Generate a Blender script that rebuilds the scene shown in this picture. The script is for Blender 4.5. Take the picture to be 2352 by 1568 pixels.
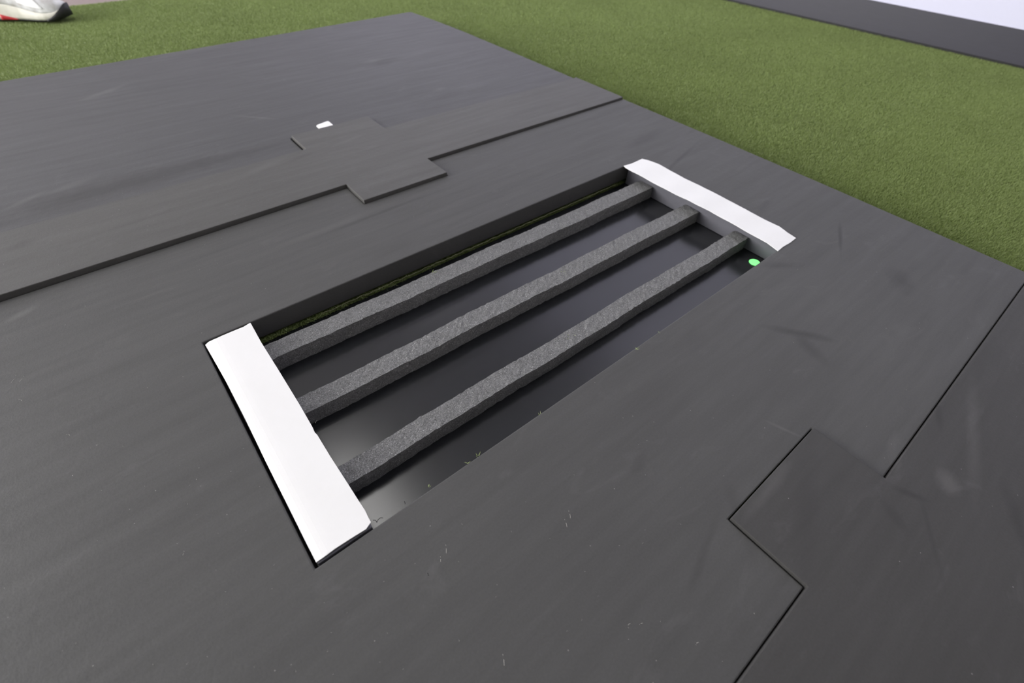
import bpy, bmesh, math, random
import numpy as np
from mathutils import Vector, Matrix
from mathutils.geometry import delaunay_2d_cdt

random.seed(7)
rng = np.random.default_rng(7)
S = bpy.context.scene
for o in list(bpy.data.objects):
    bpy.data.objects.remove(o, do_unlink=True)
COL = S.collection

# ------------------------------------------------------------------ camera
# world: X along the long side of the opening, Y across it, Z up, metres.
H = 0.5                      # camera height above the top of the mats
ZM = 0.050                   # top of the mats above the sub-floor
FPX = 1071.01
R = np.array([[0.77502116, -0.63113051, 0.03188219],
              [-0.44722375, -0.58343236, -0.67793628],
              [0.44646737, 0.51115649, -0.73442898]])   # rows: right, down, forward
cam = bpy.data.cameras.new('camera')
cam.sensor_width = 36.0
cam.lens = FPX / 2352.0 * 36.0
cam.clip_start = 0.02
cam.dof.use_dof = True
cam.dof.focus_distance = 0.62
cam.dof.aperture_fstop = 4.5
camo = bpy.data.objects.new('camera', cam)
COL.objects.link(camo)
camo.matrix_world = Matrix(((R[0, 0], -R[1, 0], -R[2, 0], 0),
                            (R[0, 1], -R[1, 1], -R[2, 1], 0),
                            (R[0, 2], -R[1, 2], -R[2, 2], ZM + H),
                            (0, 0, 0, 1)))
S.camera = camo

# ------------------------------------------------------------------ light
S.view_settings.view_transform = 'Standard'
S.view_settings.look = 'None'
S.view_settings.gamma = 1.0
S.view_settings.use_curve_mapping = False
S.view_settings.exposure = 0.12
world = bpy.data.worlds.new('world')
S.world = world
world.use_nodes = True
world.node_tree.nodes['Background'].inputs[0].default_value = (0.75, 0.80, 1.0, 1)
world.node_tree.nodes['Background'].inputs[1].default_value = 0.10


def area(name, loc, sx, sy, power, color, rot=(0, 0, 0)):
    l = bpy.data.lights.new(name, 'AREA')
    l.shape = 'RECTANGLE'
    l.size, l.size_y = sx, sy
    l.energy = power
    l.color = color
    o = bpy.data.objects.new(name, l)
    COL.objects.link(o)
    o.location = loc
    o.rotation_euler = rot
    return o


CEIL = 3.0
WARM = (1.0, 0.985, 0.965)
for lx, ly, lp in ((-2.2, 1.75, 3), (0.0, 1.75, 16), (2.4, 0.5, 12), (-2.2, 4.6, 3), (0.0, 4.6, 3), (2.3, 4.6, 13)):  # centre panel mirrors in the plate; right-hand ones are added to brighten that side
    area('ceiling_panel_and_fill_light', (lx, ly, CEIL - 0.03), 0.7, 1.1, lp, WARM)
# daylight from the long window in the left wall
XL = -5.0
area('window_daylight', (XL + 0.02, 4.35, 1.45), 2.7, 6.0, 555, (1.0, 0.985, 0.96), (0, math.radians(-90), 0))

# ------------------------------------------------------------------ helpers


def px(x, y, z=0.0):
    """photo pixel -> point on the horizontal plane z (camera heights, mat top = 0), in metres"""
    d = np.array([(x - 1176) / FPX, (y - 784) / FPX, 1.0])
    w = R.T @ d
    t = (z - 1.0) / w[2]
    return (w[0] * t * H, w[1] * t * H)


def zz(z):
    return ZM + z * H


def link(name, me, mat, parent=None):
    o = bpy.data.objects.new(name, me)
    COL.objects.link(o)
    if mat is not None:
        if isinstance(mat, (list, tuple)):
            for m in mat:
                me.materials.append(m)
        else:
            me.materials.append(mat)
    if parent is not None:
        o.parent = parent
        o.matrix_parent_inverse = Matrix.Identity(4)
        if parent.type == 'EMPTY':
            o.location = -parent.location if parent.get('keep_world') else o.location
    return o


def empty(name, loc=(0, 0, 0), rz=0.0):
    o = bpy.data.objects.new(name, None)
    o.empty_display_size = 0.05
    COL.objects.link(o)
    o.location = loc
    o.rotation_euler = (0, 0, rz)
    return o


def tag(o, label=None, cat=None, group=None, kind=None):
    if label:
        o['label'] = label
    if cat:
        o['category'] = cat
    if group:
        o['group'] = group
    if kind:
        o['kind'] = kind
    return o


def mesh_from(name, verts, faces, smooth=False):
    me = bpy.data.meshes.new(name)
    me.from_pydata([tuple(v) for v in verts], [], [tuple(f) for f in faces])
    bm = bmesh.new()
    bm.from_mesh(me)
    bmesh.ops.recalc_face_normals(bm, faces=bm.faces)
    bm.to_mesh(me)
    bm.free()
    if smooth:
        me.polygons.foreach_set('use_smooth', [True] * len(me.polygons))
    me.update()
    return me


def bevel(o, w, seg=2, ang=35):
    m = o.modifiers.new('bevel', 'BEVEL')
    m.width = w
    m.segments = seg
    m.limit_method = 'ANGLE'
    m.angle_limit = math.radians(ang)
    m.harden_normals = False
    return o


def sub_loop(loop, step):
    out = []
    n = len(loop)
    for i in range(n):
        a = Vector(loop[i]); b = Vector(loop[(i + 1) % n])
        k = max(1, int((b - a).length / step))
        for j in range(k):
            out.append(tuple(a.lerp(b, j / k)))
    return out


def pin(p, poly):
    x, y = p
    c = False
    n = len(poly)
    for i in range(n):
        x1, y1 = poly[i]; x2, y2 = poly[(i + 1) % n]
        if (y1 > y) != (y2 > y) and x < (x2 - x1) * (y - y1) / (y2 - y1) + x1:
            c = not c
    return c


def slab(name, loops, top, bottom, mat, parent=None, grid=None, bev=0.0, smooth=False):
    """prism over outer loop + holes; top / bottom are functions (x, y) -> z"""
    pts, edges, rings = [], [], []
    for lp in loops:
        s = len(pts)
        pts += [Vector(p) for p in lp]
        n = len(lp)
        rings.append(list(range(s, s + n)))
        edges += [(s + i, s + (i + 1) % n) for i in range(n)]
    if grid:
        xs = [p[0] for p in loops[0]]; ys = [p[1] for p in loops[0]]
        gx = min(xs) + grid / 2
        while gx < max(xs):
            gy = min(ys) + grid / 2
            while gy < max(ys):
                if pin((gx, gy), loops[0]) and not any(pin((gx, gy), h) for h in loops[1:]):
                    pts.append(Vector((gx, gy)))
                gy += grid
            gx += grid
    vs, es, fs, ov, oe, of = delaunay_2d_cdt(pts, edges, [], 0, 1e-7)
    inv = {}
    for i, src in enumerate(ov):
        for s_ in src:
            inv[s_] = i
    keep = []
    for f in fs:
        c = sum((vs[i] for i in f), Vector((0, 0))) / len(f)
        if pin(c, loops[0]) and not any(pin(c, h) for h in loops[1:]):
            keep.append(tuple(f))
    n = len(vs)
    verts = [(v.x, v.y, top(v.x, v.y)) for v in vs] + [(v.x, v.y, bottom(v.x, v.y)) for v in vs]
    faces = list(keep) + [tuple(i + n for i in reversed(f)) for f in keep]
    for r in rings:
        r = [inv[i] for i in r]
        k = len(r)
        for i in range(k):
            a, b = r[i], r[(i + 1) % k]
            if a != b:
                faces.append((a, b, b + n, a + n))
    me = mesh_from(name, verts, faces)
    bm = bmesh.new()
    bm.from_mesh(me)
    if not grid:
        bmesh.ops.dissolve_limit(bm, angle_limit=0.002, verts=bm.verts, edges=bm.edges)
    bmesh.ops.recalc_face_normals(bm, faces=bm.faces)
    bm.to_mesh(me)
    bm.free()
    if smooth:
        me.polygons.foreach_set('use_smooth', [True] * len(me.polygons))
    o = link(name, me, mat, parent)
    if bev:
        bevel(o, bev)
    return o


def const(z):
    return lambda x, y: z


def box_mesh(name, x0, x1, y0, y1, z0, z1):
    v = [(x, y, z) for z in (z0, z1) for y in (y0, y1) for x in (x0, x1)]
    f = [(0, 2, 3, 1), (4, 5, 7, 6), (0, 1, 5, 4), (2, 6, 7, 3), (0, 4, 6, 2), (1, 3, 7, 5)]
    return mesh_from(name, v, f)


# ------------------------------------------------------------------ materials
class NT:
    def __init__(self, name):
        self.m = bpy.data.materials.new(name)
        self.m.use_nodes = True
        self.t = self.m.node_tree
        self.t.nodes.clear()
        self.out = self.n('ShaderNodeOutputMaterial')
        self.b = self.n('ShaderNodeBsdfPrincipled')
        self.l(self.b.outputs[0], self.out.inputs[0])
        self.tc = self.n('ShaderNodeTexCoord')

    def n(self, t, **kw):
        x = self.t.nodes.new(t)
        for k, v in kw.items():
            setattr(x, k, v)
        return x

    def l(self, a, b):
        self.t.links.new(a, b)

    def mapping(self, scale=(1, 1, 1), loc=(0, 0, 0), rot=(0, 0, 0), src=None):
        mp = self.n('ShaderNodeMapping')
        mp.inputs['Scale'].default_value = scale
        mp.inputs['Location'].default_value = loc
        mp.inputs['Rotation'].default_value = rot
        self.l(src or self.tc.outputs['Object'], mp.inputs[0])
        return mp.outputs[0]

    def noise(self, vec, scale, detail=4, rough=0.55, dist=0.0):
        x = self.n('ShaderNodeTexNoise')
        x.inputs['Scale'].default_value = scale
        x.inputs['Detail'].default_value = detail
        x.inputs['Roughness'].default_value = rough
        x.inputs['Distortion'].default_value = dist
        self.l(vec, x.inputs['Vector'])
        return x.outputs['Fac']

    def ramp(self, fac, stops):
        r = self.n('ShaderNodeValToRGB')
        e = r.color_ramp.elements
        while len(e) < len(stops):
            e.new(0.5)
        for i, (p, c) in enumerate(stops):
            e[i].position = p
            e[i].color = (c, c, c, 1) if isinstance(c, (int, float)) else (*c, 1)
        self.l(fac, r.inputs[0])
        return r.outputs[0]

    def mix(self, a, b, fac, mode='MIX'):
        x = self.n('ShaderNodeMix', data_type='RGBA', blend_type=mode)
        for i, v in ((6, a), (7, b), (0, fac)):
            if hasattr(v, 'links'):
                self.l(v, x.inputs[i])
            elif i == 0:
                x.inputs[0].default_value = v
            else:
                x.inputs[i].default_value = (v, v, v, 1) if isinstance(v, (int, float)) else (*v, 1)
        return x.outputs[2]

    def math(self, op, a, b=0.0, clamp=False):
        x = self.n('ShaderNodeMath', operation=op, use_clamp=clamp)
        for i, v in ((0, a), (1, b)):
            if hasattr(v, 'links'):
                self.l(v, x.inputs[i])
            else:
                x.inputs[i].default_value = v
        return x.outputs[0]

    def bump(self, h, strength, dist):
        x = self.n('ShaderNodeBump')
        x.inputs['Strength'].default_value = strength
        x.inputs['Distance'].default_value = dist
        self.l(h, x.inputs['Height'])
        return x.outputs[0]

    def set(self, **kw):
        for k, v in kw.items():
            s = self.b.inputs[k.replace('_', ' ')]
            if hasattr(v, 'links'):
                self.l(v, s)
            elif isinstance(v, tuple):
                s.default_value = (*v, 1) if len(v) == 3 else v
            else:
                s.default_value = v
        return self.m


def plain(name, col, rough=0.6, spec=0.4):
    k = NT(name)
    return k.set(Base_Color=col, Roughness=rough, Specular_IOR_Level=spec)


def mat_foam_sheet(name, tint, stains=(), seed=0.0, streak_rot=0.0):
    """closed-cell dark grey foam with rub streaks, dusty smears and dark scuffs"""
    k = NT(name)
    obj = k.tc.outputs['Object']
    off = (seed * 3.1, seed * 1.7, 0)
    big = k.noise(k.mapping((1, 1, 1), off), 2.2, 4, 0.6, 0.4)
    streak = k.noise(k.mapping((1.5, 16, 1), off, (0, 0, streak_rot)), 3.0, 5, 0.62, 0.25)
    streak2 = k.noise(k.mapping((3, 46, 1), off, (0, 0, streak_rot + 0.10)), 3.0, 4, 0.6, 0.15)
    smear = k.noise(k.mapping((4, 9, 1), off, (0, 0, 0.35)), 2.3, 5, 0.6, 1.2)
    fine = k.noise(obj, 420.0, 3, 0.6)
    c = k.mix(tuple(t * 0.86 for t in tint), tuple(t * 1.13 for t in tint), big)
    c = k.mix(c, k.ramp(streak, [(0.32, 0.90), (0.68, 1.08)]), 0.7, 'MULTIPLY')
    c = k.mix(c, k.ramp(streak2, [(0.3, 0.95), (0.7, 1.04)]), 0.6, 'MULTIPLY')
    c = k.mix(c, k.ramp(fine, [(0.3, 0.92), (0.7, 1.07)]), 0.8, 'MULTIPLY')
    dust = k.math('MULTIPLY', k.ramp(smear, [(0.60, 0.0), (0.78, 1.0)]), 0.16)
    c = k.mix(c, (0.19, 0.185, 0.19), dust)
    nz = k.noise(obj, 22.0, 3, 0.6)
    for (x, y, rx, ry, rot, amt) in stains:
        mp = k.n('ShaderNodeMapping', vector_type='TEXTURE')
        mp.inputs['Location'].default_value = (x, y, 0)
        mp.inputs['Rotation'].default_value = (0, 0, rot)
        mp.inputs['Scale'].default_value = (rx, ry, 1000)
        k.l(obj, mp.inputs[0])
        ln = k.n('ShaderNodeVectorMath', operation='LENGTH')
        k.l(mp.outputs[0], ln.inputs[0])
        d = k.math('ADD', ln.outputs['Value'], k.math('MULTIPLY', k.math('SUBTRACT', nz, 0.5), 0.9))
        f = k.math('MULTIPLY', k.ramp(d, [(0.2, 1.0), (1.0, 0.0)]), min(1.0, abs(amt) * (1.5 if amt > 0 else 0.9)))
        c = k.mix(c, (0.034, 0.033, 0.033) if amt > 0 else (0.19, 0.185, 0.185), f)
    # pale specks of lint ground into the surface
    vo = k.n('ShaderNodeTexVoronoi', feature='F1')
    vo.inputs['Scale'].default_value = 75
    k.l(obj, vo.inputs['Vector'])
    sp = k.math('LESS_THAN', vo.outputs['Distance'], 0.045)
    sc = k.n('ShaderNodeSeparateColor')
    k.l(vo.outputs['Color'], sc.inputs[0])
    sp = k.math('MULTIPLY', sp, k.math('GREATER_THAN', sc.outputs[0], 0.72))
    c = k.mix(c, (0.33, 0.32, 0.31), k.math('MULTIPLY', sp, 0.55))
    bh = k.math('ADD', k.math('MULTIPLY', fine, 0.6), k.math('MULTIPLY', k.noise(obj, 110.0, 3), 1.0))
    k.set(Base_Color=c, Roughness=k.ramp(streak, [(0.2, 0.66), (0.8, 0.56)]), Specular_IOR_Level=0.36,
          Normal=k.bump(bh, 0.25, 0.0012))
    return k.m


def mat_open_foam():
    """open-cell bar foam: pale cell walls with glints painted in, dark pores"""
    k = NT('open_cell_foam')
    obj = k.tc.outputs['Object']
    v1 = k.n('ShaderNodeTexVoronoi', feature='F1')
    v1.inputs['Scale'].default_value = 1050
    k.l(obj, v1.inputs['Vector'])
    v2 = k.n('ShaderNodeTexVoronoi', feature='F1')
    v2.inputs['Scale'].default_value = 520
    k.l(obj, v2.inputs['Vector'])
    sc = k.n('ShaderNodeSeparateColor')
    k.l(v1.outputs['Color'], sc.inputs[0])
    n1 = k.noise(obj, 60, 3)
    c = k.ramp(sc.outputs[0], [(0.0, (0.085, 0.085, 0.085)), (0.15, (0.13, 0.131, 0.132)), (0.85, (0.20, 0.201, 0.203)), (0.96, (0.27, 0.27, 0.27)), (1.0, (0.40, 0.40, 0.40))])  # palest stops put the sparkle of the cell walls into the colour
    c = k.mix(c, k.ramp(n1, [(0.3, 0.88), (0.7, 1.1)]), 0.8, 'MULTIPLY')
    c = k.mix(c, k.ramp(k.noise(obj, 700, 3, 0.7), [(0.3, 0.62), (0.5, 1.0), (0.72, 1.35)]), 0.8, 'MULTIPLY')
    hgt = k.math('ADD', v1.outputs['Distance'], k.math('MULTIPLY', v2.outputs['Distance'], 0.7))
    return k.set(Base_Color=c, Roughness=0.75, Specular_IOR_Level=0.3, Normal=k.bump(hgt, 0.22, 0.0008))


def mat_plate():
    k = NT('black_plastic_sheet')
    br = k.noise(k.mapping((2, 260, 1)), 3.0, 4, 0.6)
    d = k.noise(k.mapping((1, 1, 1)), 9.0, 3, 0.5)
    c = k.mix((0.010, 0.011, 0.013), (0.016, 0.017, 0.020), d)
    r = k.math('ADD', k.ramp(br, [(0.3, 0.185), (0.7, 0.215)]), k.math('MULTIPLY', d, 0.03))
    return k.set(Base_Color=c, Roughness=r, Specular_IOR_Level=0.62, Normal=k.bump(br, 0.008, 0.0002))


def mat_vinyl():
    k = NT('white_vinyl_tape')
    n = k.noise(k.tc.outputs['Object'], 30, 3)
    c = k.mix((0.86, 0.86, 0.855), (0.90, 0.90, 0.90), n)
    return k.set(Base_Color=c, Roughness=0.42, Specular_IOR_Level=0.4, Normal=k.bump(n, 0.05, 0.001))


def mat_block():
    k = NT('grey_block_foam')
    n = k.noise(k.tc.outputs['Object'], 40, 4)
    c = k.mix((0.120, 0.120, 0.140), (0.150, 0.150, 0.172), n)
    return k.set(Base_Color=c, Roughness=0.5, Specular_IOR_Level=0.4, Normal=k.bump(n, 0.1, 0.001))


def mat_grass():
    k = NT('turf_blades')
    at = k.n('ShaderNodeAttribute', attribute_name='shade')
    c = k.ramp(at.outputs['Fac'], [(0.0, (0.21, 0.27, 0.083)), (0.5, (0.295, 0.375, 0.135)), (0.85, (0.35, 0.425, 0.18)), (1.0, (0.46, 0.49, 0.28))])
    pat = k.noise(k.mapping(), 3.0, 3)
    c = k.mix(c, k.ramp(pat, [(0.3, 0.9), (0.7, 1.08)]), 0.8, 'MULTIPLY')
    return k.set(Base_Color=c, Roughness=0.5, Specular_IOR_Level=0.35)


def mat_turf_back():
    k = NT('turf_backing')
    n = k.noise(k.tc.outputs['Object'], 300, 4, 0.7)
    c = k.mix((0.115, 0.155, 0.045), (0.18, 0.235, 0.08), n)
    return k.set(Base_Color=c, Roughness=0.8, Specular_IOR_Level=0.2, Normal=k.bump(n, 0.8, 0.004))


def mat_floor():
    k = NT('pinkish_grey_floor')
    n = k.noise(k.tc.outputs['Object'], 160, 4, 0.7)
    b = k.noise(k.tc.outputs['Object'], 4, 3)
    c = k.mix((0.24, 0.19, 0.185), (0.29, 0.235, 0.225), n)
    c = k.mix(c, k.ramp(b, [(0.3, 0.93), (0.7, 1.05)]), 0.8, 'MULTIPLY')
    return k.set(Base_Color=c, Roughness=0.7, Specular_IOR_Level=0.3)


def mat_wall(name, col):
    k = NT(name)
    n = k.noise(k.tc.outputs['Object'], 90, 4)
    c = k.mix(tuple(v * 0.97 for v in col), col, n)
    return k.set(Base_Color=c, Roughness=0.7, Specular_IOR_Level=0.3, Normal=k.bump(n, 0.05, 0.001))


def mat_skirting():
    k = NT('slate_skirting')
    n = k.noise(k.mapping((3, 3, 30)), 6, 4)
    c = k.mix((0.050, 0.048, 0.066), (0.060, 0.058, 0.078), n)
    return k.set(Base_Color=c, Roughness=0.45, Specular_IOR_Level=0.45)


M = {}
M['bar'] = mat_open_foam()
M['plate'] = mat_plate()
M['vinyl'] = mat_vinyl()
M['block'] = mat_block()
M['grass'] = mat_grass()
M['back'] = mat_turf_back()
M['floor'] = mat_floor()
M['wall'] = mat_wall('lavender_white_paint', (0.78, 0.78, 0.97))
M['wallwarm'] = mat_wall('warm_white_paint', (0.50, 0.48, 0.45))
M['wallgrey'] = mat_wall('grey_paint', (0.62, 0.62, 0.68))
M['ceil'] = mat_wall('ceiling_paint', (0.55, 0.55, 0.57))
M['skirt'] = mat_skirting()
M['lint'] = plain('pale_lint', (0.55, 0.54, 0.50), 0.8)
M['hair'] = plain('dark_fibre', (0.02, 0.02, 0.02), 0.6)

# ------------------------------------------------------------------ the room
XR, YN, YF = 3.6, -2.4, 7.5
o = link('floor', box_mesh('floor', XL, XR, YN, YF, -0.12, 0.0), M['floor'])
o.name = 'floor.001'
tag(o, 'pinkish grey floor beyond the green turf', None, kind='structure')
o = link('ceiling', box_mesh('ceiling', XL, XR, YN, YF, CEIL, CEIL + 0.1), M['ceil'])
tag(o, kind='structure')
o = link('wall_left', box_mesh('wall_left', XL - 0.1, XL, YN, YF, 0, CEIL), M['wallgrey'])
tag(o, kind='structure')
o = link('wall_back', box_mesh('wall_back', XL, XR, YF, YF + 0.1, 0, CEIL), M['wallgrey'])
tag(o, kind='structure')
o = link('wall_front', box_mesh('wall_front', XL, XR, YN - 0.1, YN, 0, CEIL), M['wallwarm'])
tag(o, kind='structure')
# right wall: runs a little askew to the mats
wa = Vector(px(1665, 0, -0.085)); wb = Vector(px(2352, 158, -0.085))
wd = (wa - wb).normalized()
wn = Vector((wd.y, -wd.x))
if wn.x < 0:
    wn = -wn
wang = math.atan2(wd.y, wd.x)


def wall_box(name, s0, s1, d0, d1, z0, z1, mat):
    v = []
    for z in (z0, z1):
        for d in (d0, d1):
            for s in (s0, s1):
                p = wb + wd * s + wn * d
                v.append((p.x, p.y, z))
    f = [(0, 2, 3, 1), (4, 5, 7, 6), (0, 1, 5, 4), (2, 6, 7, 3), (0, 4, 6, 2), (1, 3, 7, 5)]
    return link(name, mesh_from(name, v, f), mat)


BBTOP = ZM + 0.138 * H
o = wall_box('wall_right', -3.7, 7.3, 0.0041, 0.15, 0.0, CEIL, M['wall'])
tag(o, 'lavender white wall above the dark skirting', kind='structure')
o = wall_box('baseboard_right', -3.7, 7.3, 0.0, 0.0040, 0.0140, BBTOP, M['skirt'])
bevel(o, 0.0008)
tag(o, 'dark slate grey skirting board along the turf', kind='structure')
sl = wall_box('skirting_shadow_strip', -3.7, 7.3, 0.0012, 0.0040, 0.0002, 0.01395, M['hair'])  # black strip added to paint the contact shadow under the skirting
sl.parent = o

# ------------------------------------------------------------------ artificial turf
HOLE = dict(u0=-0.092 * H, u1=1.806 * H, v0=0.458 * H, v1=1.226 * H)
TURF_EDGE = px(205, 6, -0.08)[1]
TB = 0.004
wl = wb + wd * (-1.6)
th = [(HOLE['u0'] - .004, HOLE['v0'] - .006), (HOLE['u1'] + .004, HOLE['v0'] - .006), (HOLE['u1'] + .004, HOLE['v1'] + .003), (HOLE['u0'] - .004, HOLE['v1'] + .003)]
we = wb + wd * 6
wtop = wb + wd * ((TURF_EDGE - wb.y) / wd.y)
outer = [(-4.4, wl.y), (wl.x, wl.y), (wtop.x, TURF_EDGE), (-4.4, TURF_EDGE)]
turf = slab('floor', [outer, th], const(TB), const(0.0002), M['back'])
tag(turf, 'short green artificial turf laid under and around the dark mats', kind='structure')


def blade_mesh(name, pos, height, width, tilt, shade):
    """one triangle blade per row of pos, numpy batch"""
    n = len(pos)
    a = rng.uniform(0, 2 * np.pi, n)
    d = rng.uniform(0, 2 * np.pi, n)
    base = np.asarray(pos, dtype=np.float32)
    w = np.stack([np.cos(a), np.sin(a), np.zeros(n)], 1) * width[:, None] * 0.5
    tip = base + np.stack([np.cos(d) * np.sin(tilt), np.sin(d) * np.sin(tilt), np.cos(tilt)], 1) * height[:, None]
    v = np.stack([base - w, base + w, tip], 1).reshape(-1, 3).astype(np.float32)
    me = bpy.data.meshes.new(name)
    me.vertices.add(3 * n)
    me.vertices.foreach_set('co', v.ravel())
    me.loops.add(3 * n)
    me.loops.foreach_set('vertex_index', np.arange(3 * n, dtype=np.int32))
    me.polygons.add(n)
    me.polygons.foreach_set('loop_start', np.arange(0, 3 * n, 3, dtype=np.int32))
    at = me.attributes.new('shade', 'FLOAT', 'POINT')
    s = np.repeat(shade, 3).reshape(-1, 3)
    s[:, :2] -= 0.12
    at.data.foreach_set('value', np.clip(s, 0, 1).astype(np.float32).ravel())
    me.update(calc_edges=True)
    return me


MATX1 = 2.30 * H
MATX0 = -0.69 * H
MATY1 = 4.03 * H


def turf_points(n, x0, x1, y0, y1):
    p = np.stack([rng.uniform(x0, x1, n), rng.uniform(y0, y1, n)], 1)
    under = (p[:, 0] > MATX0) & (p[:, 0] < MATX1 - 0.03) & (p[:, 1] < MATY1 - 0.06)
    beyond = ((p[:, 0] - wb.x) * wn.x + (p[:, 1] - wb.y) * wn.y) > -0.002
    return p[~under & ~beyond]


P = np.concatenate([
    turf_points(380000, 1.1, 2.9, -0.7, 0.35),
    turf_points(700000, 1.1, 2.9, -0.2, 1.3),
    turf_points(1200000, -0.9, 2.9, 1.3, TURF_EDGE),
    turf_points(420000, -2.6, -0.9, 0.2, TURF_EDGE),
    turf_points(120000, -0.9, -0.3, 0.2, 1.3)])
n = len(P)
# pile lies under the mats' edges: keep it short there so it does not poke through
hgt = rng.uniform(0.004, 0.0075, n)
near = (P[:, 0] > MATX0 - 0.004) & (P[:, 0] < MATX1 + 0.004) & (P[:, 1] < MATY1 + 0.004)
hgt[near] = 0.006
sh = np.clip(rng.normal(0.5, 0.14, n), 0, 1)
me = blade_mesh('grass_pile', np.concatenate([P, np.full((n, 1), TB)], 1), hgt, rng.uniform(0.0008, 0.0018, n), np.abs(rng.normal(0.5, 0.3, n)).clip(0, 1.2) * np.where(near, 0.3, 1), sh)
o = link('grass_pile', me, M['grass'], turf)
tag(o, kind='stuff')

# cut edge of the turf hanging into the opening along its far side
n = 5200
t = rng.uniform(0, 1, n) ** 1.25
xs = HOLE['u0'] + .03 + t * (HOLE['u1'] - HOLE['u0'] - 0.075)
bush = np.interp(xs, [0, 0.12, 0.3, 0.5, 0.62, 0.9], [1.0, 1.0, 0.8, 0.5, 0.28, 0.3])
clump = 0.55 + 0.45 * np.sin(xs * 97) * np.sin(xs * 41 + 1)
ys = HOLE['v1'] + .003 - rng.uniform(-0.001, 0.006, n) * bush
zs = TB + rng.uniform(-0.002, 0.006, n)
fr = np.stack([xs, ys, zs], 1)
hh = rng.uniform(0.003, 0.009, n) * (0.35 + 0.65 * bush) * (0.5 + clump * 0.8)
me = blade_mesh('cut_edge_fringe', fr, hh, rng.uniform(0.0008, 0.0016, n), rng.uniform(0.4, 1.5, n), np.clip(rng.normal(0.5, 0.25, n), 0, 1))
# the far side of the opening is the only place where the fringe shows: lean it inwards
co = np.empty(len(me.vertices) * 3, dtype=np.float32)
me.vertices.foreach_get('co', co)
co = co.reshape(-1, 3)
co[:, 1] = np.where(co[:, 1] > HOLE['v1'] + .004, 2 * (HOLE['v1'] + .004) - co[:, 1], co[:, 1])
co[:, 2] = np.minimum(co[:, 2], ZM - 0.0365)
me.vertices.foreach_set('co', co.ravel())
me.update()
o = link('cut_edge_fringe', me, M['grass'], turf)
tag(o, kind='stuff')
# pale backing thread along the cut
v, f = [], []
N = 160
for i in range(N + 1):
    x = 0.12 + i / N * (HOLE['u1'] - 0.19)
    y = HOLE['v1'] - 0.0005 + 0.0008 * math.sin(i * 1.3) - 0.0006 * math.sin(i * .37)
    z = TB + 0.0068 + 0.0006 * math.sin(i * .9)
    for a in range(4):
        v.append((x, y + 0.0007 * math.cos(a * math.pi / 2), z + 0.0007 * math.sin(a * math.pi / 2)))
    if i:
        for a in range(4):
            f.append(((i - 1) * 4 + a, (i - 1) * 4 + (a + 1) % 4, i * 4 + (a + 1) % 4, i * 4 + a))
o = link('backing_thread', mesh_from('backing_thread', v, f), plain('backing_thread', (0.22, 0.22, 0.13), 0.8), turf)

# ------------------------------------------------------------------ foam mats
MB = ZM - 0.036          # underside of the mats, on the pressed pile


def hp(*pts):
    return [(a * H, b * H) for a, b in pts]


def st(x, y, rx, ry, rot, amt, z=0):
    """stain at photo pixel"""
    p = px(x, y, z)
    return (p[0], p[1], rx * H, ry * H, rot, amt)


main_stains = [
    st(2070, 645, 0.085, 0.05, 0.5, 0.32), st(1835, 765, 0.13, 0.022, 2.2, 0.42), st(1860, 800, 0.08, 0.03, 1.2, 0.28),
    st(1930, 547, 0.17, 0.010, 0.45, 0.45), st(1560, 366, 0.30, 0.014, 0.25, 0.32), st(1480, 320, 0.22, 0.045, 0.1, 0.26),
    st(1790, 610, 0.10, 0.025, -0.6, 0.28), st(1760, 470, 0.12, 0.02, 0.2, 0.2), st(1700, 1190, 0.10, 0.02, 0.9, 0.15),
    st(870, 490, 0.35, 0.012, 0.03, 0.25), st(50, 720, 0.08, 0.02, 0.4, -0.3), st(1590, 780, 0.1, 0.05, 0.3, 0.1),
    st(1470, 1060, 0.05, 0.02, 0.4, 0.18), st(1620, 1260, 0.12, 0.012, 0.3, 0.2), st(700, 545, 0.4, 0.02, 0.05, -0.12),
    st(1800, 985, 0.05, 0.006, 1.9, -0.2)]
M['mat_main'] = mat_foam_sheet('foam_main_mat', (0.076, 0.0755, 0.075), main_stains, 0.0)
far_stains = [
    st(230, 440, 0.60, 0.11, 0.02, 0.38), st(560, 350, 0.30, 0.06, 0.02, 0.25),
    st(880, 145, 0.16, 0.06, 0.2, 0.3), st(855, 140, 0.10, 0.04, 0.2, -0.2), st(470, 110, 0.3, 0.05, 0.1, -0.12), st(240, 212, 0.16, 0.03, 0.5, -0.25),
    st(165, 425, 0.12, 0.03, 0.3, -0.22), st(590, 270, 0.16, 0.014, -0.8, -0.25), st(1000, 230, 0.25, 0.04, 0.1, 0.2),
    st(1310, 218, 0.07, 0.01, 0.1, 0.4), st(1010, 205, 0.06, 0.03, 0.1, -0.22), st(60, 460, 0.1, 0.02, 0.5, -0.25)]
M['mat_far'] = mat_foam_sheet('foam_far_mat', (0.076, 0.076, 0.080), far_stains, 2.0)
strip_stains = [st(60, 570, 0.06, 0.03, 0.2, 0.22), st(600, 395, 0.2, 0.03, 0.3, -0.16), st(690, 370, 0.1, 0.02, 0.2, 0.18), st(800, 330, 0.12, 0.02, 0.2, -0.18)]
M['mat_strip'] = mat_foam_sheet('foam_joining_strip', (0.088, 0.0865, 0.084), strip_stains, 4.0)
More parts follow.
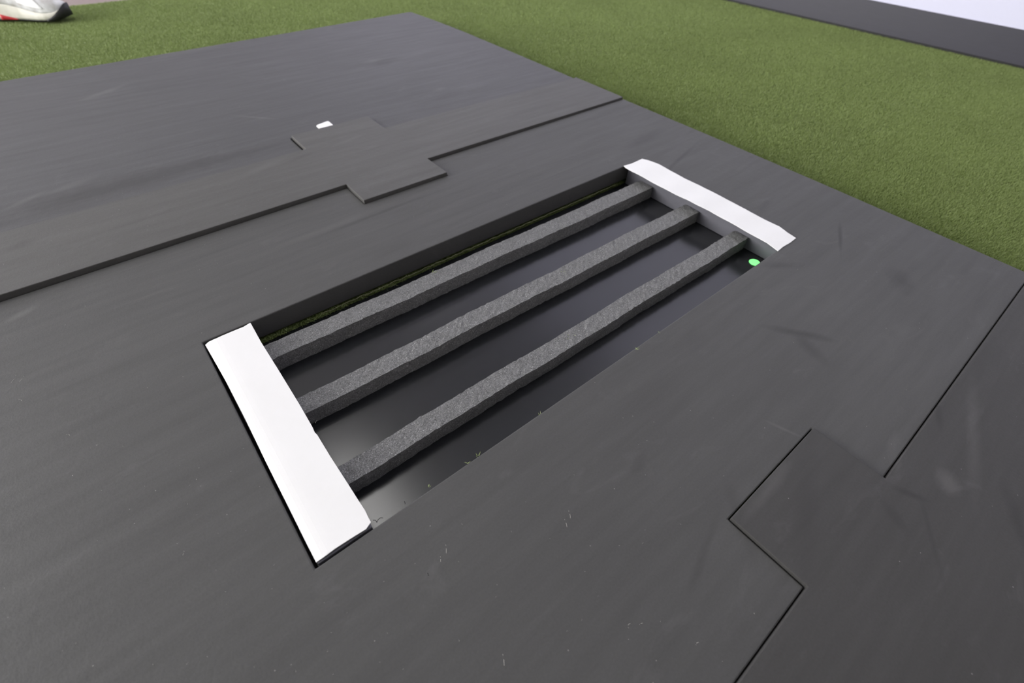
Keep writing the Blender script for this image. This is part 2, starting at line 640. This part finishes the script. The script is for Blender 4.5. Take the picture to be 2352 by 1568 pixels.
near_stains = [
    st(2090, 1140, 0.045, 0.012, 2.0, 0.5), st(2050, 1190, 0.05, 0.016, 1.1, 0.30), st(2130, 1225, 0.13, 0.008, 0.55, 0.3),
    st(2170, 1110, 0.05, 0.03, 0.3, -0.3), st(1760, 1130, 0.12, 0.018, 0.05, -0.2), st(2150, 950, 0.10, 0.01, 0.4, 0.4),
    st(2330, 1200, 0.12, 0.02, 0.5, 0.4), st(1850, 1170, 0.18, 0.03, 0.4, 0.22), st(2230, 1000, 0.25, 0.02, 0.3, -0.15)]
M['mat_near'] = mat_foam_sheet('foam_near_mat', (0.054, 0.053, 0.052), near_stains, 6.0, 0.55)

hole = hp((-0.092, 0.458), (1.806, 0.456), (1.818, 1.226), (-0.092, 1.228))
# near mat's tab, strip's two tabs (camera heights)
TN = (0.652, 1.023, -0.006)      # u0, u1, end
TS = (0.613, 1.002, 1.622)
TFAR = (0.606, 1.000, 2.338)
g = 0.0022
main_out = hp((-0.69, -0.1786), (TN[0] - g, -0.1786), (TN[0] - g, TN[2] + g), (TN[1] + g, TN[2] + g), (TN[1] + g, -0.1786), (2.284, -0.1786),
              (2.304, 0.60), (2.310, 1.20), (2.308, 1.772),
              (TS[1] + 0.002, 1.772), (TS[1] + 0.002, TS[2] - 0.002), (TS[0] - 0.001, TS[2] - 0.002), (TS[0] - 0.001, 1.772), (-0.69, 1.760))
o = slab('foam_mat', [main_out, hole], const(ZM), const(MB), M['mat_main'], bev=0.0016)
tag(o, 'large dark grey foam mat with the rectangular opening cut through it', 'mat')


def strip_top(x, y):
    u = x / H
    return ZM + H * (0.0185 - 0.0030 * (u + 0.5))


strip_out = hp((-0.69, 1.764), (TS[0], 1.775), (TS[0], TS[2]), (TS[1], TS[2]), (TS[1], 1.7765), (2.307, 1.776),
               (2.309, 2.160), (TFAR[1], 2.168), (TFAR[1], TFAR[2]), (TFAR[0], TFAR[2]), (TFAR[0], 2.168), (-0.69, 2.150))
o = slab('foam_mat', [strip_out], strip_top, const(MB), M['mat_strip'], bev=0.0012)
tag(o, 'narrow raised dark foam strip with square tabs joining the two large mats', 'mat')
far_out = hp((-0.69, 2.155), (TFAR[0] - 0.006, 2.173), (TFAR[0] - 0.006, TFAR[2] + 0.003), (TFAR[1] + 0.003, TFAR[2] + 0.003), (TFAR[1] + 0.003, 2.173),
             (2.309, 2.165), (2.312, 3.0), (2.311, 3.387), (2.294, 3.75), (2.268, 4.03), (2.25, 4.046), (1.2, 3.985), (-0.396, 3.906), (-0.69, 3.89))
o = slab('foam_mat', [far_out], const(ZM + 0.001 * H), const(MB), M['mat_far'], bev=0.003)
tag(o, 'plain dark foam mat in the background carrying the small white square', 'mat')
near_out = hp((-0.69, -2.14), (2.25, -2.14), (2.280, -0.181), (TN[1], -0.181), (TN[1], TN[2]), (TN[0], TN[2]), (TN[0], -0.181), (-0.69, -0.181))
o = slab('foam_mat', [near_out], const(ZM + 0.0085 * H), const(MB), M['mat_near'], bev=0.0010)
tag(o, 'dark scuffed foam mat in the foreground with a square tab slotted into its neighbour', 'mat')

# ------------------------------------------------------------------ inside the opening
PT = zz(-0.090)
o = slab('base_plate', [[(HOLE['u0'] - .001, HOLE['v0'] - .003), (HOLE['u1'] + .001, HOLE['v0'] - .003), (HOLE['u1'] + .001, HOLE['v1'] - .0008), (HOLE['u0'] - .001, HOLE['v1'] - .0008)]],
         const(PT), const(0.0), M['plate'], bev=0.0006)
tag(o, 'glossy black plastic plate at the bottom of the opening', 'plate')

BT = -0.038      # top of the bars
bars = [
    ('grey open-cell foam bar beside the green turf fringe', (610, 795), (632, 822), (1478, 411), (1503, 430)),
    ('middle one of the three grey open-cell foam bars', (690, 915), (708, 945), (1575, 467), (1607, 487)),
    ('grey open-cell foam bar lying closest to the green dot', (780, 1070), (808, 1105), (1690, 527), (1722, 545))]
UW = 1.722


def ext(p, q, u):
    """point on the line p-q at u (camera heights)"""
    t = (u * H - p[0]) / (q[0] - p[0])
    return (u * H, p[1] + t * (q[1] - p[1]))


for bi, (lab, nb, nf, fb, ff) in enumerate(bars):
    nb, nf, fb, ff = [px(*p, BT) for p in (nb, nf, fb, ff)]
    # average the width, keep the slight skew of a hand-laid bar
    wn_, wf_ = nb[1] - nf[1], fb[1] - ff[1]
    w = 0.5 * (wn_ + wf_)
    dn, df = 0.55 * (w - wn_) / 2, 0.55 * (w - wf_) / 2
    nb = (nb[0], nb[1] + dn); nf = (nf[0], nf[1] - dn); fb = (fb[0], fb[1] + df); ff = (ff[0], ff[1] - df)
    u0, u1 = 0.034, UW - 0.006
    Ns, rows = 150, []
    v, f = [], []
    for i in range(Ns + 1):
        u = u0 + (u1 - u0) * i / Ns
        a = ext(nf, ff, u); b = ext(nb, fb, u)
        wob = 0.0006 * math.sin(u * 9 + bi * 2) + 0.0004 * math.sin(u * 23 + bi)
        ring = []
        K, L = 6, 5
        for j in range(K + 1):
            ring.append((a[0], a[1] + (b[1] - a[1]) * j / K, zz(BT)))
        for j in range(1, L + 1):
            ring.append((a[0], b[1], zz(BT) + (PT + 0.0002 - zz(BT)) * j / L))
        for j in range(1, K + 1):
            ring.append((a[0], b[1] + (a[1] - b[1]) * j / K, PT + 0.0002))
        for j in range(1, L):
            ring.append((a[0], a[1], PT + 0.0002 + (zz(BT) - PT - 0.0002) * j / L))
        for (x, y, z) in ring:
            r1 = 0.00035 * rng.normal(); r2 = 0.00025 * rng.normal()
            zz_ = z if z < PT + 0.001 else z + r2 + 0.4 * wob
            v.append((x, y + wob + r1, max(zz_, PT + 0.0002)))
        nr = len(ring)
        if i:
            for j in range(nr):
                f.append(((i - 1) * nr + j, (i - 1) * nr + (j + 1) % nr, i * nr + (j + 1) % nr, i * nr + j))
    f.append(tuple(range(nr)))
    f.append(tuple(range(Ns * nr, (Ns + 1) * nr)))
    o = link('foam_bar', mesh_from('foam_bar', v, f), M['bar'])
    tag(o, lab, 'foam bar', 'foam bars in the opening')

# end blocks, their tops covered with white tape
near_tape = [(577, 744), (600, 786), (640, 850), (690, 932), (718, 981), (723, 993), (729, 999), (760, 1050), (800, 1112), (824, 1150), (838, 1171), (846, 1188), (852, 1199),
             (841, 1215), (815, 1231), (790, 1247), (770, 1260), (745, 1278), (725, 1290), (719, 1278), (700, 1241), (660, 1160), (610, 1060), (560, 956), (520, 878), (470, 790),
             (478, 784), (500, 776), (511, 771), (540, 759), (560, 751), (575, 742)]
far_tape = [(1433, 380), (1450.6, 375), (1475, 364), (1490.4, 368), (1513.8, 377.3), (1549, 396), (1574.7, 411), (1607.4, 425.3), (1649.6, 447.5), (1684.7, 465), (1724.4, 487.3), (1752.5, 501.4), (1790, 520), (1808.7, 534), (1828.6, 546),
            (1815.7, 556.3), (1799.4, 565.7), (1787.6, 575.5), (1762, 557.5), (1729, 538.8), (1694, 519), (1659, 500.2), (1631, 483.8), (1600.4, 469.8), (1579.4, 458), (1551, 445.2), (1518.5, 428.8), (1481, 407.8), (1450.6, 392.5), (1436.6, 383.7)]


def tape_z(u_edge, sgn):
    def zf(x, y):
        d = sgn * (x / H - u_edge)          # distance in from the rolled edge
        drop = 0.0
        if d < 0.050:
            drop = 0.0045 * (1 - max(d, 0) / 0.050) ** 3
        return zz(0.0035 - drop + 0.0006 * math.sin(y / H * 21 + x / H * 9))
    return zf


def end_block(lab, u0, u1, outline, zf, zplane):
    e = empty('end_block', ((u0 + u1) / 2 * H, (HOLE['v0'] + HOLE['v1']) / 2, PT))
    tag(e, lab, 'block', 'white-topped end blocks')
    b = link('block_body', box_mesh('block_body', u0 * H, u1 * H, HOLE['v0'] + .003, HOLE['v1'] - .004, PT + .0003, zz(-0.0035)), M['block'])
    bevel(b, 0.0012)
    loop = [px(x, y, zplane) for x, y in outline]
    t_ = slab('white_tape', [sub_loop(loop, 0.006)], zf, lambda x, y: zf(x, y) - 0.0012, M['vinyl'], grid=0.006, smooth=False)
    m = t_.modifiers.new('bevel', 'BEVEL'); m.width = 0.0003; m.segments = 1; m.limit_method = 'ANGLE'; m.angle_limit = math.radians(50)
    for c in (b, t_):
        c.parent = e
        c.location = -e.location
    return e


end_block('near block with a broad white tape top and a curled corner', -0.084, 0.036, near_tape, tape_z(-0.084, 1), 0.002)
end_block('far grey block with a narrow wavy white tape top beside the green dot', UW, 1.802, far_tape, lambda x, y: zz(0.0035 + 0.0008 * math.sin(y / H * 40)), 0.0035)

# green glowing dot on the plate
gc = np.array([px(1718, 600, -0.09), px(1749, 600, -0.09), px(1733, 591, -0.09), px(1735, 612, -0.09)]).mean(0)
gp = px(1733.5, 601.5, -0.087)
k = NT('green_glow')
k.set(Base_Color=(0.16, 0.85, 0.22), Roughness=0.4, Emission_Color=(0.24, 1.0, 0.27), Emission_Strength=1.0)
v, f = [], []
NS = 40
rr = 0.0205 * H
prof = [(1.0, 0.0), (1.0, 0.0008), (0.96, 0.0013), (0.6, 0.0016), (0.0, 0.0017)]
for (r_, h_) in prof[:-1]:
    for a in range(NS):
        v.append((gp[0] + rr * r_ * math.cos(2 * math.pi * a / NS), gp[1] + rr * r_ * math.sin(2 * math.pi * a / NS), PT + 0.0002 + h_))
v.append((gp[0], gp[1], PT + 0.0002 + prof[-1][1]))
for i in range(len(prof) - 2):
    for a in range(NS):
        f.append((i * NS + a, i * NS + (a + 1) % NS, (i + 1) * NS + (a + 1) % NS, (i + 1) * NS + a))
for a in range(NS):
    f.append(((len(prof) - 2) * NS + a, (len(prof) - 2) * NS + (a + 1) % NS, len(v) - 1))
f.append(tuple(reversed(range(NS))))
o = link('indicator_dot', mesh_from('indicator_dot', v, f, True), k.m)
tag(o, 'bright green round dot on the black plate in the corner of the opening', 'dot')

# small white square on the far mat
sq = [px(*p, 0.003) for p in ((725, 288.5), (754, 277.5), (767.5, 289.5), (738.5, 300.5))]


def rounded(loop, r, n=5):
    out = []
    m_ = len(loop)
    for i in range(m_):
        p = Vector(loop[i]); a = Vector(loop[i - 1]); b = Vector(loop[(i + 1) % m_])
        da, db = (a - p).normalized(), (b - p).normalized()
        p0, p1 = p + da * r, p + db * r
        for j in range(n + 1):
            t = j / n
            out.append(tuple((1 - t) ** 2 * p0 + 2 * t * (1 - t) * p + t * t * p1))
    return out


o = slab('white_square', [rounded(sq, 0.007)], const(zz(0.0045)), const(zz(0.001) + 0.00005), M['vinyl'], bev=0.0004)
tag(o, 'small white rounded square sticker on the background mat', 'sticker')

# ------------------------------------------------------------------ running shoe
shoe = empty('running_shoe')
tag(shoe, 'white running shoe with black toe rubber and red sole patch on the turf', 'shoe')
LS = 0.300
axis = math.radians(-33)
ax = Vector((math.cos(axis), math.sin(axis)))
ay = Vector((-ax.y, ax.x))
ball = Vector(px(108, 50, -0.073))
base = ball - ax * (0.78 * LS) + ay * 0.050
shoe.location = (base.x, base.y, 0.0125)
shoe.rotation_euler = (0, 0, axis)
# half widths (x: 0 heel .. 1 toe); right side of the axis faces the camera (-y)
XS = [0.0, 0.02, 0.06, 0.14, 0.25, 0.38, 0.50, 0.60, 0.70, 0.78, 0.86, 0.92, 0.965, 0.99, 1.0]
WN = [0.006, 0.020, 0.030, 0.036, 0.036, 0.034, 0.036, 0.042, 0.048, 0.050, 0.046, 0.040, 0.031, 0.021, 0.012]
WF = [0.006, 0.020, 0.030, 0.036, 0.036, 0.036, 0.040, 0.046, 0.049, 0.047, 0.040, 0.034, 0.026, 0.017, 0.010]
LIFT = [0.004, 0.003, 0.001, 0, 0, 0, 0, 0, 0, 0.0005, 0.002, 0.005, 0.009, 0.012, 0.014]
MID = [0.060, 0.061, 0.061, 0.060, 0.057, 0.052, 0.044, 0.036, 0.030, 0.027, 0.027, 0.029, 0.032, 0.034, 0.035]
TOPZ = [0.095, 0.112, 0.118, 0.116, 0.108, 0.106, 0.102, 0.095, 0.084, 0.075, 0.069, 0.063, 0.057, 0.051, 0.045]
xf = np.linspace(0, 1, 61)
it = lambda a: np.interp(xf, XS, a)
wn_i, wf_i, li, mi, to = it(WN), it(WF), it(LIFT), it(MID), it(TOPZ)


def loft(name, secs, mat, caps=True):
    v, f = [], []
    nr = len(secs[0])
    for i, s in enumerate(secs):
        v += s
        if i:
            for j in range(nr - 1):
                f.append(((i - 1) * nr + j, (i - 1) * nr + j + 1, i * nr + j + 1, i * nr + j))
    if caps:
        f.append(tuple(range(nr))); f.append(tuple(range((len(secs) - 1) * nr, len(secs) * nr)))
        for i in range(1, len(secs)):
            f.append(((i - 1) * nr, i * nr, i * nr + nr - 1, (i - 1) * nr + nr - 1))
    return link(name, mesh_from(name, v, f, True), mat, shoe)


mid_m = NT('cream_midsole'); nn = mid_m.noise(mid_m.tc.outputs['Object'], 70, 4)
mid_m.set(Base_Color=mid_m.mix((0.62, 0.60, 0.53), (0.76, 0.74, 0.68), nn), Roughness=0.55)
up_m = NT('white_mesh_upper'); nn = up_m.noise(up_m.mapping((1, 1, 1)), 26, 3, 0.5, 0.6); nf2 = up_m.noise(up_m.tc.outputs['Object'], 900, 2)
up_c = up_m.ramp(nn, [(0.3, (0.46, 0.44, 0.43)), (0.48, (0.60, 0.60, 0.62)), (0.62, (0.78, 0.78, 0.80))])
up_m.set(Base_Color=up_c, Roughness=0.7, Normal=up_m.bump(nf2, 0.4, 0.001))
black_m = plain('black_rubber', (0.012, 0.012, 0.013), 0.55)
red_m = plain('red_rubber', (0.55, 0.035, 0.045), 0.5)
grey_m = plain('grey_lining', (0.20, 0.20, 0.22), 0.8)
lace_m = plain('white_lace', (0.74, 0.73, 0.70), 0.7)

# outsole: thin black, climbing at the toe
secs = []
for i, x in enumerate(xf):
    w1, w2 = wn_i[i] * 0.97, wf_i[i] * 0.97
    z0, z1 = li[i], li[i] + 0.006
    secs.append([(x * LS, -w1, z1), (x * LS, -w1 * .97, z0), (x * LS, w2 * .97, z0), (x * LS, w2, z1)])
loft('outsole', secs, black_m)
# midsole with bulging walls
secs = []
for i, x in enumerate(xf):
    w1, w2 = wn_i[i], wf_i[i]
    z0, z1 = li[i] + 0.0055, li[i] + mi[i] - li[i] * 0.4
    s = []
    for t in np.linspace(0, 1, 7):
        bl = 1 + 0.07 * math.sin(math.pi * t) - 0.06 * t
        s.append((x * LS, -w1 * bl, z0 + (z1 - z0) * t))
    for t in np.linspace(1, 0, 7):
        bl = 1 + 0.07 * math.sin(math.pi * t) - 0.06 * t
        s.append((x * LS, w2 * bl, z0 + (z1 - z0) * t))
    secs.append(s)
midsole = loft('midsole', secs, mid_m.m)
# upper: rounded arch from midsole up, open at the collar
secs = []
for i, x in enumerate(xf):
    w1, w2 = wn_i[i] * 0.95, wf_i[i] * 0.95
    z0 = mi[i] - 0.004
    zt = max(to[i], z0 + 0.006)
    s = []
    e = 0.75 if x > 0.6 else 0.75 - 0.25 * (0.6 - x) / 0.6
    for a in np.linspace(0, math.pi, 25):
        ca, sa = math.cos(a), math.sin(a)
        yy = -(abs(ca) ** e) * (1 if ca > 0 else -1)
        w = w1 if yy < 0 else w2
        zfac = sa ** 0.8
        if 0.06 < x < 0.42 and zfac > 0.93:
            zfac -= (zfac - 0.93) * 9 * min(1, (x - 0.06) / 0.05, (0.42 - x) / 0.05)   # collar opening dips
        s.append((x * LS, yy * w, z0 + (zt - z0) * zfac))
    secs.append(s)
upper = loft('upper', secs, up_m.m)
# black rubber wrapping the toe
secs = []
for i, x in enumerate(xf):
    if x < 0.80:
        continue
    g2 = (x - 0.80) / 0.20
    w1, w2 = wn_i[i] * 1.075 + 0.0012, wf_i[i] * 1.075 + 0.0012
    z0, z1 = li[i] - 0.0003, li[i] + 0.007 + 0.030 * g2 ** 1.3
    s = [(x * LS + 0.003 * g2, -w1 * (0.97 if q == 0 else 1), z0 + (z1 - z0) * t) for q, t in enumerate((0, .5, 1))]
    s += [(x * LS + 0.003 * g2, -w1 * 0.86, z1 + 0.001), (x * LS + 0.003 * g2, w2 * 0.86, z1 + 0.001)]
    s += [(x * LS + 0.003 * g2, w2 * (0.97 if t == 0 else 1), z0 + (z1 - z0) * t) for t in (1, .5, 0)]
    secs.append(s)
loft('toe_rubber', secs, black_m)
# red patch on the side of the sole
secs = []
for i, x in enumerate(xf):
    if not 0.25 <= x <= 0.435:
        continue
    g2 = (x - 0.25) / 0.185
    w1 = wn_i[i] * 1.075 + 0.0010
    z0, z1 = li[i] + 0.004, li[i] + 0.004 + 0.016 * (1 - g2) + 0.001
    secs.append([(x * LS, -w1 + 0.004, z0), (x * LS, -w1, z0), (x * LS, -w1, z1), (x * LS, -w1 + 0.004, z1)])
loft('sole_patch', secs, red_m)
# white overlay panel on the side of the toe box
secs = []
for i, x in enumerate(xf):
    if not 0.52 <= x <= 0.80:
        continue
    g2 = (x - 0.52) / 0.28
    s = []
    w1 = wn_i[i] * 0.955 + 0.001
    z0 = mi[i] - 0.004
    zt = to[i]
    for a in np.linspace(0.25, 0.25 + 0.7 * math.sin(math.pi * min(1, g2 * .9 + .08)) + 0.05, 6):
        ca, sa = math.cos(a), math.sin(a)
        s.append((x * LS, -(ca ** 0.75) * w1 - 0.0006, z0 + (zt - z0) * sa ** 0.8 + 0.0008))
    secs.append(s)
loft('side_panel', secs, plain('white_overlay', (0.84, 0.84, 0.86), 0.35), caps=False)
# tongue, laces, collar lining
v, f = [], []
for i, x in enumerate(np.linspace(0.38, 0.66, 12)):
    zt = np.interp(x, XS, TOPZ)
    up = 0.012 * max(0, (0.46 - x) / 0.08)
    for j, y in enumerate(np.linspace(-0.018, 0.018, 6)):
        v.append((x * LS - up * 0.5, y, zt + 0.002 + up - 9 * y * y))
    if i:
        for j in range(5):
            f.append(((i - 1) * 6 + j, (i - 1) * 6 + j + 1, i * 6 + j + 1, i * 6 + j))
o = link('tongue', mesh_from('tongue', v, f, True), grey_m, shoe)
sm = o.modifiers.new('solid', 'SOLIDIFY'); sm.thickness = 0.003
for i, x in enumerate((0.46, 0.50, 0.54, 0.58, 0.62)):
    zt = np.interp(x, XS, TOPZ)
    v, f = [], []
    for j, t in enumerate(np.linspace(-1, 1, 9)):
        y = t * 0.021
        c = Vector((x * LS + t * 0.004 * (1 if i % 2 else -1), y, zt + 0.005 - 9 * y * y))
        for a in range(6):
            v.append((c.x + 0.0032 * math.cos(a * math.pi / 3), c.y, c.z + 0.0014 * math.sin(a * math.pi / 3)))
        if j:
            for a in range(6):
                f.append(((j - 1) * 6 + a, (j - 1) * 6 + (a + 1) % 6, j * 6 + (a + 1) % 6, j * 6 + a))
    f.append(tuple(range(6))); f.append(tuple(range(48, 54)))
    link('lace', mesh_from('lace', v, f, True), lace_m, shoe)
v, f = [], []
for i in range(28):
    a = 2 * math.pi * i / 28
    x = 0.235 + 0.165 * math.cos(a)
    y = 0.024 * math.sin(a)
    zc = np.interp(x, XS, TOPZ) - 0.002
    for b in range(8):
        q = 2 * math.pi * b / 8
        v.append((x * LS + 0.005 * math.cos(q) * math.cos(a), y + 0.005 * math.cos(q) * math.sin(a), zc + 0.005 * math.sin(q)))
for i in range(28):
    for b in range(8):
        f.append((i * 8 + b, i * 8 + (b + 1) % 8, ((i + 1) % 28) * 8 + (b + 1) % 8, ((i + 1) % 28) * 8 + b))
link('collar', mesh_from('collar', v, f, True), grey_m, shoe)

# ------------------------------------------------------------------ litter


def fibre(v, f, c, length, curl, ang, r, z):
    n_ = 7
    s = len(v)
    a = ang
    p = Vector((c[0], c[1]))
    for i in range(n_):
        zz2 = z + r + 0.0005 * math.sin(i * 1.1)
        nx, ny = -math.sin(a), math.cos(a)
        v += [(p.x + nx * r, p.y + ny * r, zz2), (p.x - nx * r, p.y - ny * r, zz2), (p.x, p.y, zz2 + r)]
        if i:
            b = s + (i - 1) * 3
            for q in range(3):
                f.append((b + q, b + (q + 1) % 3, b + 3 + (q + 1) % 3, b + 3 + q))
        a += curl / n_
        p = p + Vector((math.cos(a), math.sin(a))) * length / n_


v, f = [], []
spots = [(25, 880, .016, .4), (45, 877, .012, .3), (730, 965, .006, 2), (1448, 1432, .006, 2.5), (1476, 1431, .004, 1), (1310, 1190, .010, .5), (1302, 1210, .010, .4),
         (1605, 1475, .005, 1.5), (1158, 1528, .010, .3), (1025, 1270, .01, .3), (1012, 1290, .006, .3), (420, 1275, .005, 1), (160, 1000, .006, 2), (50, 920, .006, 1)]
for (x, y, L, cu) in spots:
    c = px(x, y)
    fibre(v, f, c, L, cu, rng.uniform(0, 3) if cu > .45 else 0.9, 0.00013, ZM)
for i in range(70):
    c = px(rng.uniform(100, 1700), rng.uniform(1000, 1568))
    if HOLE['u0'] - .01 < c[0] < HOLE['u1'] + .01 and HOLE['v0'] - .01 < c[1]:
        continue
    if c[1] < -0.08 and c[0] > -0.2:
        continue
    fibre(v, f, c, rng.uniform(.0006, .0022), rng.uniform(.3, 2.5), rng.uniform(0, 6), 0.00009, ZM)
o = link('lint', mesh_from('lint', v, f), M['lint'])
tag(o, 'tiny pale fibres scattered over the dark mats', 'lint', kind='stuff')

# dark hairs and green crumbs along the near rim of the opening
v, f = [], []
for (x, y, L, cu, an) in [(880, 1190, .011, 2.6, 1.9), (865, 1199, .006, 2.0, 1.0), (930, 1158, .004, 1.2, .6), (984, 1322, .003, .5, 1)]:
    fibre(v, f, px(x, y), L, cu, an, 0.00035, ZM)
o = link('dark_hairs', mesh_from('dark_hairs', v, f), M['hair'])
tag(o, 'few curled dark fibres on the rim of the opening near the white tape', 'fibres', kind='stuff')
cr = []
for (x, y, m_) in [(1513, 762, 5), (1461, 800, 5), (1238, 950, 3), (1095, 1045, 4), (1072, 1062, 3), (985, 1116, 4)]:
    c = px(x, y)
    for i in range(m_):
        cr.append((c[0] + rng.normal() * .0012, c[1] - 0.001 + rng.normal() * .0006, ZM + .0003))
for (x, y, m_) in [(995, 628, 8), (1293, 627, 7), (1310, 770, 4)]:
    c = px(x, y, BT)
    for i in range(m_):
        cr.append((c[0] + rng.normal() * .004, c[1] + rng.normal() * .002, zz(BT) + .0008))
cr = np.array(cr)
n = len(cr)
me = blade_mesh('turf_crumbs', cr, rng.uniform(.002, .006, n), np.full(n, .0010), rng.uniform(.9, 1.4, n), np.clip(rng.normal(.8, .15, n), 0, 1))
o = link('turf_crumbs', me, M['grass'])
tag(o, 'stray green turf crumbs on the foam bars and the rim', 'crumbs', kind='stuff')
